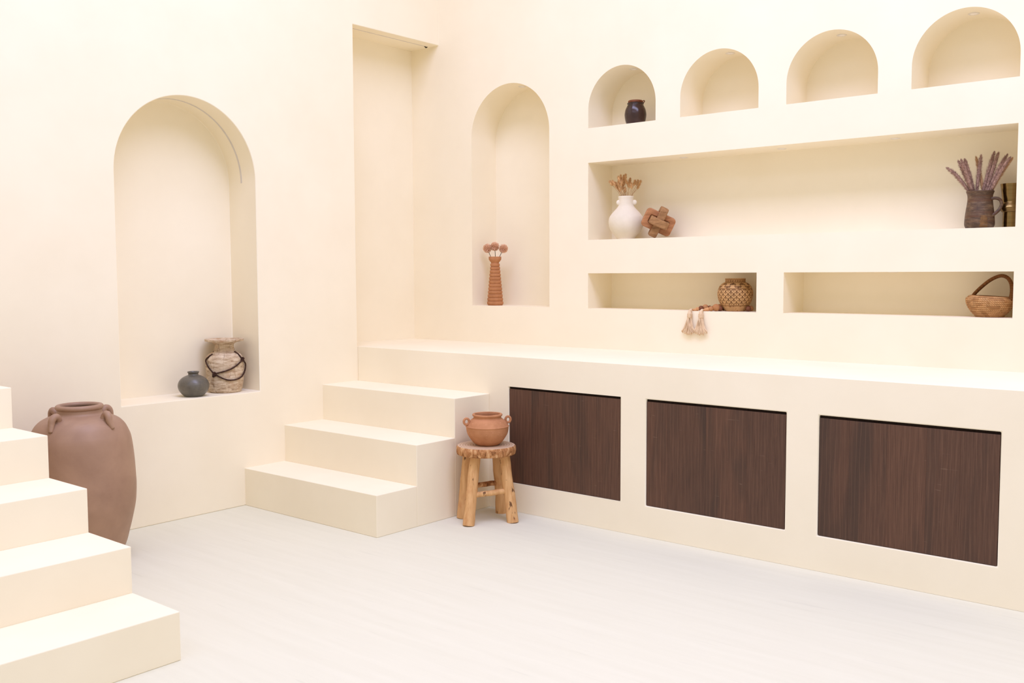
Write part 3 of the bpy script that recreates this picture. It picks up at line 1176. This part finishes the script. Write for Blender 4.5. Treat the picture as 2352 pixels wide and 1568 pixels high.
def shaded(o, vals):
    at_ = o.data.attributes.new('shade', 'FLOAT', 'POINT')
    at_.data.foreach_set('value', vals)
    return o


shaded(obj('body', bm, M['carved'], t), shade)

# ------------------------------------------------------------------ bead garland
s_ = mpp(p) / 8.254
o_ = at(1688.3, 714, 1, 0.0)
t = thing('bead_garland', 'wooden bead garland with two cream tassels hanging off the shelf', 'garland', Vector((p.x, 0, NZ0)), 0)
X0 = p.x


def gx(px, y):
    """world x (relative to the garland) of crop column px at depth y"""
    return at(1520 + px / 8.254, 714, 1, y).x - X0


BE = [(592, .010, .0058, 'bead_mid'), (612, .013, .0068, 'bead_light'), (640, .018, .0080, 'bead_light'), (676, .026, .0110, 'bead_light'), (745, .048, .0150, 'bead_dark'),
      (826, .078, .0185, 'bead_mid'), (906, .100, .0150, 'bead_dark'), (985, .125, .0150, 'bead_mid'),
      (785, .010, .0055, 'bead_mid'), (806, .012, .0072, 'bead_light'), (836, .016, .0090, 'bead_light'), (872, .020, .0110, 'bead_light'),
      (935, .030, .0145, 'bead_mid'), (1030, .045, .0210, 'bead_mid'), (1120, .064, .0150, 'bead_dark'), (1190, .090, .0150, 'bead_dark'),
      (1095, .150, .0190, 'bead_mid'), (1170, .180, .0150, 'bead_dark'), (1250, .205, .0150, 'bead_mid'), (1640, .105, .0155, 'bead_dark'), (1660, .150, .0155, 'bead_mid'), (1640, .19, .015, 'bead_dark')]
local_pot = Vector((p.x - X0, p.y))
for px, y_, r, mt in BE:
    c = Vector((gx(px, y_), y_, r))
    dv = c.xy - local_pot
    need = .0605 + 1.78 * r            # stay clear of the pot's tapering foot
    if dv.length < need:
        c.xy = local_pot + dv.normalized() * need
    c.y = min(c.y, ND - r - .001)
    bm = bmesh.new()
    ball(bm, c, r, 1.0, 20, 14)
    obj('bead', bm, M[mt], t)
for px, tw in ((530, -.10), (742, .06)):
    x_ = gx(px, -.014)
    ta = obj('tassel', tube(bmesh.new(), spline([(gx(px + 40, .008), .006, .006), (x_ + .004, -.006, .007), (x_, -.013, -.004), (x_ + .001, -.013, -.022), (x_, -.0135, -.040)], 4), [.0040 + .0083 * min(1, k / 10) for k in range(17)], 12, flat=(1, .85)), M['cotton'], t)
    bm = bmesh.new()
    for k in range(5):
        zz = -.016 - .0045 * k
        tube(bm, [(x_ + .0135 * math.cos(j * math.pi / 9), -.0132 + .0115 * math.sin(j * math.pi / 9), zz + .001 * math.sin(j)) for j in range(18)], .0021, 6, closed=True)
    obj('binding', bm, M['cotton'], ta)
    bm = bmesh.new()
    for k in range(64):
        a_ = random.uniform(0, 6.283)
        rr = math.sqrt(random.random())
        ex = .052 * rr * math.cos(a_) + tw * .03
        ey = -.012 * rr * abs(math.sin(a_)) - .004
        zb = -.128 - random.uniform(0, .012) + .018 * rr * rr * abs(math.cos(a_))
        sx, sy = .010 * rr * math.cos(a_), .0085 * rr * math.sin(a_)
        pth = spline([(x_ + sx, -.0135 + sy, -.036), (x_ + sx * 1.3 + ex * .15, -.0150 + sy + ey * .3, -.062), (x_ + ex * .6 + random.uniform(-.003, .003), -.014 + ey * .7, -.094),
                      (x_ + ex + random.uniform(-.003, .003), -.010 + ey, zb)], 4)
        pth = [Vector((q.x, min(q.y, -.0032), q.z)) for q in pth]
        tube(bm, pth, .0017, 5)
    tag(obj('fringe', bm, M['cotton'], ta), kind='stuff')

# ------------------------------------------------------------------ woven basket
p = at(2272.5, 729, 1, 0.128)
p.z = NZ0
rzb = facing(p)
t = thing('woven_basket', 'small coiled straw basket with an arched handle', 'basket', p, rzb)
NCO, NU = 11, 240
rows, shade = [], []
bm = bmesh.new()


def basket_r(f):
    top = .0585 + .0480 * (1 - (1 - min(f, .80) / .80) ** 1.9)
    return top if f < .80 else top - .020 * ((f - .80) / .20) ** 1.6


NV = NCO * 8
HB = .098
lean = lambda x, z: z + (z / HB) * (-.055 * x + .004)
for i in range(NV + 1):
    f = i / NV
    row = []
    coil = abs(math.sin(math.pi * f * NCO))
    ci = math.floor(f * NCO - 1e-6)
    for k in range(NU):
        a_ = 2 * math.pi * k / NU
        r = basket_r(f) + .0026 * coil
        stitch = (a_ * 62 / 6.2832 + f * NCO * .9) % 1
        gap = noise.noise((math.cos(a_) * 2.6 + ci * 3.1, math.sin(a_) * 2.6, ci * 1.7)) > .18
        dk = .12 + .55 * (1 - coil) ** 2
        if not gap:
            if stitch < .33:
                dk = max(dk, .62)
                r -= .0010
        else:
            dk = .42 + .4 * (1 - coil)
        x, y = r * math.cos(a_) * 1.0, r * math.sin(a_) * .93
        row.append(bm.verts.new((x, y, lean(x, f * HB))))
        shade.append(dk)
    rows.append(row)
for q, zf in ((.082, .985), (.090, .75), (.055, .1)):
    row = []
    for k in range(NU):
        a_ = 2 * math.pi * k / NU
        x, y = q * math.cos(a_), q * math.sin(a_) * .93
        row.append(bm.verts.new((x, y, lean(x, zf * HB))))
        shade.append(.6)
    rows.append(row)
for a_, b_ in zip(rows, rows[1:]):
    for k in range(NU):
        bm.faces.new((a_[k], a_[(k + 1) % NU], b_[(k + 1) % NU], b_[k]))
bm.faces.new(rows[0][::-1])
bm.faces.new(rows[-1])
shaded(obj('bowl', bm, M['wicker'], t), shade)
s_ = mpp(p) / 9.8
ctr = [(735, 900, .055), (748, 830, .060), (800, 745, .058), (930, 600, .05), (1090, 455, .04), (1240, 368, .03), (1350, 345, .018), (1450, 390, .005), (1520, 500, -.010), (1540, 640, -.025), (1530, 770, -.036), (1500, 880, -.046)]
path = spline([((x - 1105) * s_, dy, (1262 - y) * s_ + dy * .06) for x, y, dy in ctr], 8)
bm = bmesh.new()
k = len(path)
tube(bm, path, [.0100 * (1 + .018 * math.sin(i * 2.1)) for i in range(k)], 12, flat=(.85, 1.0))
vals = []
for i, v in enumerate(bm.verts):
    vals.append(.25 + .28 * (math.sin((i // 12) * 2.1) < -.2))
shaded(obj('handle', bm, M['wicker_handle'], t), vals)
